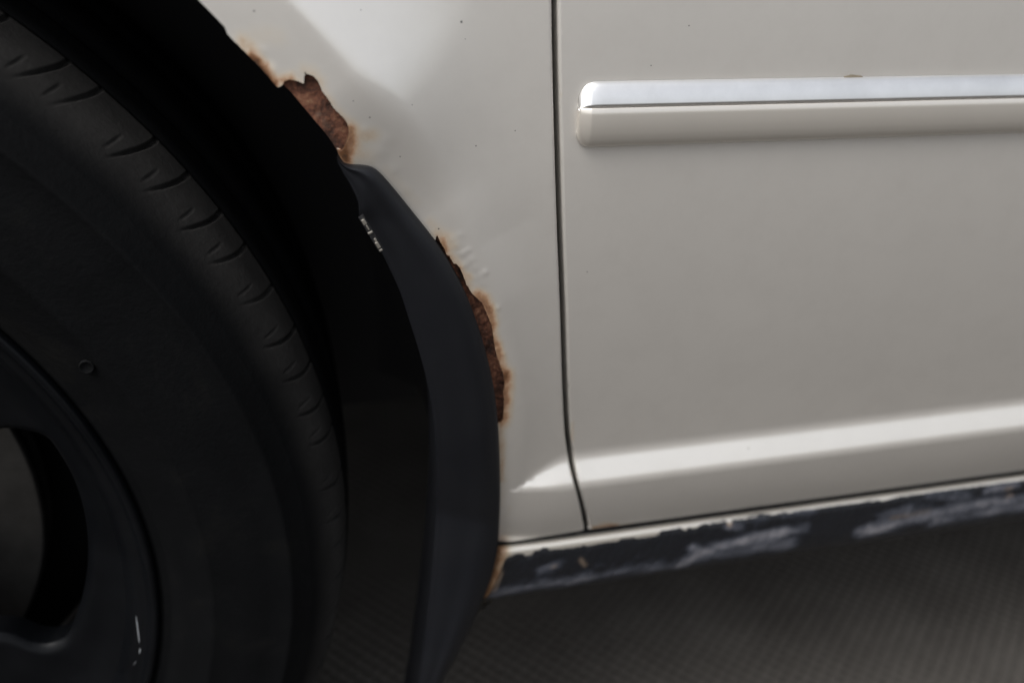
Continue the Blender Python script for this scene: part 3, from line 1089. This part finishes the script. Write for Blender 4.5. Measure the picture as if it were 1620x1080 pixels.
tyre = wlink('tyre', V, Fc, mt)
Rr = np.repeat(PR[:, 0], len(ths)); Yy = np.repeat(PR[:, 1], len(ths))
set_attr(tyre.data, 'dust', np.clip(sst(0.286, 0.302, Rr)*(Yy < 0.0335), 0, 1))
# small moulded dot on the sidewall
p = at_y(134, 586, -0.006)-WL
V, Fc = strip([[(p[0]+rad*math.cos(a_), -0.0075+yy, p[2]+rad*math.sin(a_)) for a_ in np.linspace(0, 2*math.pi, 24, endpoint=False)] for rad, yy in ((0.0030, 0.0010), (0.0027, -0.0004), (0.0023, -0.0004), (0.0019, 0.0002), (0.0001, 0.0002))], closed=True)
wlink('sidewall_mark', V, Fc, mt)

# rim: five windows cut in a shaped face
Y_W = 0.026
win_px = [(0, 689), (37, 689), (73, 697), (96, 726), (114, 758), (126, 790), (134, 823), (138, 858), (138, 893), (134, 928), (126, 962), (110, 1007), (94, 1025), (69, 1033), (41, 1029), (0, 1015)]
wp = [at_y(px, py, Y_W)-WL for px, py in win_px]
wp = [(p[0], p[2]) for p in wp]
hubp = [(wp[-1][0]-0.030, wp[-1][1]+0.010), (0.062, -0.006), (0.056, 0.012), (0.062, 0.030), (wp[0][0]-0.030, wp[0][1]-0.012)]
loop = smooth_poly(wp+hubp+[wp[0]], 5)[:-1]
loop = np.array(loop)
cen = np.array([0.125, 0.020])
angc = math.atan2(cen[1], cen[0])
ang = np.unwrap(np.arctan2(loop[:, 1]-cen[1], loop[:, 0]-cen[0]))
if ang[-1] < ang[0]:
    loop = loop[::-1]; ang = np.arctan2(loop[:, 1]-cen[1], loop[:, 0]-cen[0])
R_IN, R_HUB = 0.2005, 0.030
nl = 160
tt = np.linspace(0, 2*math.pi, nl, endpoint=False)


def ray_loop(poly, c, a):
    d = np.array([math.cos(a), math.sin(a)])
    best = None
    for i in range(len(poly)):
        p, q = poly[i]-c, poly[(i+1) % len(poly)]-c
        e_ = q-p
        den = d[0]*e_[1]-d[1]*e_[0]
        if abs(den) < 1e-12:
            continue
        s_ = (p[0]*e_[1]-p[1]*e_[0])/den
        u_ = (p[0]*d[1]-p[1]*d[0])/den
        if s_ > 0 and -1e-9 <= u_ <= 1+1e-9:
            best = s_ if best is None else max(best, s_)
    return c+d*best


half = math.radians(36)
sect = [(R_IN*math.cos(angc+a), R_IN*math.sin(angc+a)) for a in np.linspace(-half, half, 60)] + [(R_HUB*math.cos(angc+a), R_HUB*math.sin(angc+a)) for a in np.linspace(half, -half, 12)]
sect = np.array(sect)
# extra rays at the sector corners so neighbouring sectors meet
cor = [math.atan2(*(sect[i]-cen)[::-1]) for i in (0, 59, 60, 71)]
tt = np.unwrap(np.sort(np.concatenate([tt, np.mod(cor, 2*math.pi)])))
win = np.array([ray_loop(loop, cen, a) for a in tt])
sec = np.array([ray_loop(sect, cen, a) for a in tt])


def y_face(r):
    return np.interp(r, [0, 0.035, 0.06, 0.10, 0.15, 0.178, 0.190, 0.2005], [0.012, 0.012, 0.018, 0.0235, 0.027, 0.0255, 0.022, 0.0145])


rows = []
for f_ in (0, 0.15, 0.3, 0.45, 0.6, 0.72, 0.82, 0.9, 0.95, 0.98, 1.0):
    p = sec+(win-sec)*f_
    rr_ = np.hypot(*p.T)
    dwin = np.linalg.norm(p-win, axis=1)
    rnd = 0.0035*np.clip(1-dwin/0.006, 0, 1)**2
    rows.append(np.c_[p[:, 0], y_face(rr_)+rnd, p[:, 1]])
last = rows[-1]
for dy, sh in ((0.002, 0.0004), (0.006, 0.001), (0.014, 0.003)):
    q = last.copy()
    nrm2 = (win-cen)/np.linalg.norm(win-cen, axis=1)[:, None]
    q[:, 1] += dy; q[:, [0, 2]] += nrm2*sh
    rows.append(q)
V, Fc = [], []
v1, f1 = strip(rows, closed=True)
v1 = np.array(v1)
for k in range(5):
    c_, s_ = math.cos(k*2*math.pi/5), math.sin(k*2*math.pi/5)
    o0 = len(V)
    V += [(x*c_-z*s_, y, x*s_+z*c_) for x, y, z in v1]
    Fc += [tuple(o0+i for i in f) for f in f1]
# flange, lip and barrel
RP = [(R_IN, 0.0145), (0.2030, 0.0100), (0.2058, 0.0068), (0.2085, 0.0050), (0.2105, 0.0045), (0.2118, 0.0030), (0.2132, 0.0008), (0.2146, -0.0003), (0.2160, 0.0002), (0.2168, 0.0018), (0.2168, 0.0045), (0.2140, 0.008), (0.2090, 0.012)]
BR = [(0.2002, 0.0150), (0.1995, 0.045), (0.192, 0.070), (0.186, 0.10), (0.190, 0.17), (0.205, 0.190)]
HB = [(R_HUB+0.0003, 0.0121), (0.028, 0.008), (0.022, 0.006), (0.0003, 0.0055)]
tl = np.linspace(0, 2*math.pi, 220, endpoint=False)
for pr_ in (RP, BR, HB):
    v2, f2 = strip([np.c_[r*np.cos(tl), np.full(len(tl), y), r*np.sin(tl)] for r, y in pr_], closed=True)
    o0 = len(V)
    V += [tuple(v) for v in v2]
    Fc += [tuple(o0+i for i in f) for f in f2]
mt, t, b = mat('dark_alloy', (0.022, 0.024, 0.029), 0.36, 0.2)
b.inputs['Specular IOR Level'].default_value = 0.14
pos = objco(t)
n1 = noise(t, 30, 6, 0.65, pos)
n2 = noise(t, 900, 3, 0.6, pos)
c = ramp(t, n1, [(0.3, (0.0022, 0.0026, 0.0034)), (0.75, (0.0042, 0.0047, 0.0058))])
t.links.new(c, b.inputs['Base Color'])
t.links.new(math_n(t, 'ADD', math_n(t, 'MULTIPLY', n1, 0.25), 0.26), b.inputs['Roughness'])
bump(t, b, n2, 0.12, 0.0004)
rim = wlink('rim', V, Fc, mt)

# pale scratch on the rim lip
V, Fc = [], []
sc_px = [(213.5, 983), (216, 1000), (219, 1020), (220.5, 1037), (217, 1049), (210, 1062)]
q = smooth_poly(sc_px, 6)
for i, (px, py) in enumerate(q):
    yy = 0.006
    for _ in range(4):
        w = at_y(px, py, yy)-WL
        yy = float(np.interp(math.hypot(w[0], w[2]), [0.15, 0.178, 0.190, 0.2005, 0.2058, 0.2105, 0.2146], [0.027, 0.0255, 0.022, 0.0145, 0.0068, 0.0045, -0.0003]))
    w = at_y(px, py, yy-0.0003)-WL
    r_ = math.hypot(w[0], w[2])
    hw = 0.00042*math.sin(math.pi*(i+0.6)/(len(q)+0.2))**0.6*(0.55+0.5*rr.random())*(1 if py < 1042 else 0.5)
    s = len(V)
    d = np.array([w[0]/r_, 0, w[2]/r_])
    V += [tuple(w-d*hw), tuple(w+np.array([0, -0.00012, 0])), tuple(w+d*hw)]
    if i:
        Fc += [(s-3, s-2, s+1, s), (s-2, s-1, s+2, s+1)]
mt, t, b = mat('scraped_metal', (0.50, 0.53, 0.56), 0.5, 0.6)
o = wlink('scratch', V, Fc, mt)

# brake disc and caliper behind the spokes
BD = [(0.060, 0.058), (0.078, 0.058), (0.082, 0.074), (0.1522, 0.074), (0.1534, 0.0745), (0.1540, 0.0760), (0.1540, 0.0800), (0.1515, 0.0815), (0.1515, 0.0870), (0.1540, 0.0885), (0.1540, 0.0930), (0.152, 0.094), (0.05, 0.094)]
v2, Fc = strip([np.c_[r*np.cos(tl), np.full(len(tl), y), r*np.sin(tl)] for r, y in BD], closed=True)
mt, t, b = mat('brake_iron', (0.34, 0.33, 0.325), 0.42, 0.9)
pos = objco(t)
n1 = noise(t, 40, 5, 0.65, pos)
c = ramp(t, n1, [(0.3, (0.07, 0.068, 0.066)), (0.7, (0.12, 0.117, 0.113))])
t.links.new(c, b.inputs['Base Color'])
wlink('brake_disc', v2, Fc, mt)
v2, Fc = strip([np.c_[r*np.cos(tl), np.full(len(tl), y), r*np.sin(tl)] for r, y in [(0.03, 0.110), (0.150, 0.110), (0.153, 0.113), (0.170, 0.114), (0.184, 0.118), (0.185, 0.122), (0.03, 0.124)]], closed=True)
mtb, tb, bb = mat('shield_steel', (0.004, 0.004, 0.004), 0.9)
bb.inputs['Specular IOR Level'].default_value = 0.1
wlink('brake_shield', v2, Fc, mtb)

# ------------------------------------------------------------------ wheel liner, gap backing, floor pan with an unseen top slab (what keeps the inside dark)
M_LINER = plastic('liner_plastic', (0.010, 0.010, 0.011), 0.85)
rows = []
for a_ in np.radians(np.linspace(172, -8, 80)):
    row = []
    y0 = -0.006+0.024*float(sst(34, 22, math.degrees(a_)))
    for y, dr in ((y0, 0.003), (y0+0.010, 0.006), (0.034, 0.012), (0.12, 0.014), (0.24, 0.010), (0.26, -0.02)):
        r = R_ARCH+dr
        row.append((CW[0]+r*math.cos(a_), y, CW[1]+r*math.sin(a_)))
    rows.append(row)
V, Fc = strip(rows)
link('wheel_liner', mesh(V, Fc), M_LINER, CAR)
V, Fc = boxes([((-0.30, 0.265, 0.61), (1, 0, 0), (0, 1, 0), (0, 0, 1), 0.37, 0.004, 0.37)])
link('inner_wheel_panel', mesh(V, Fc), M_LINER, CAR, smooth=False)
V, Fc = boxes([((0.12, 0.036, 0.66), (1, 0, 0), (0, 1, 0), (0, 0, 1), 0.045, 0.004, 0.38), ((0.45, 0.040, 0.315), (1, 0, 0), (0, 1, 0), (0, 0, 1), 0.37, 0.004, 0.032)])  # black panels added behind the door and sill gaps so they read dark
link('gap_backing', mesh(V, Fc), M_BLACK, CAR, smooth=False)
V, Fc = boxes([((0.80, 0.85, 0.300), (1, 0, 0), (0, 1, 0), (0, 0, 1), 0.72, 0.82, 0.018), ((-0.5, 1.0, 0.300), (1, 0, 0), (0, 1, 0), (0, 0, 1), 0.57, 0.72, 0.020), ((0.1, 0.9, 1.0), (1, 0, 0), (0, 1, 0), (0, 0, 1), 1.2, 0.86, 0.02)])  # last box is an unseen slab overhead, added to block light
link('floor_and_light_block', mesh(V, Fc), M_LINER, CAR, smooth=False)
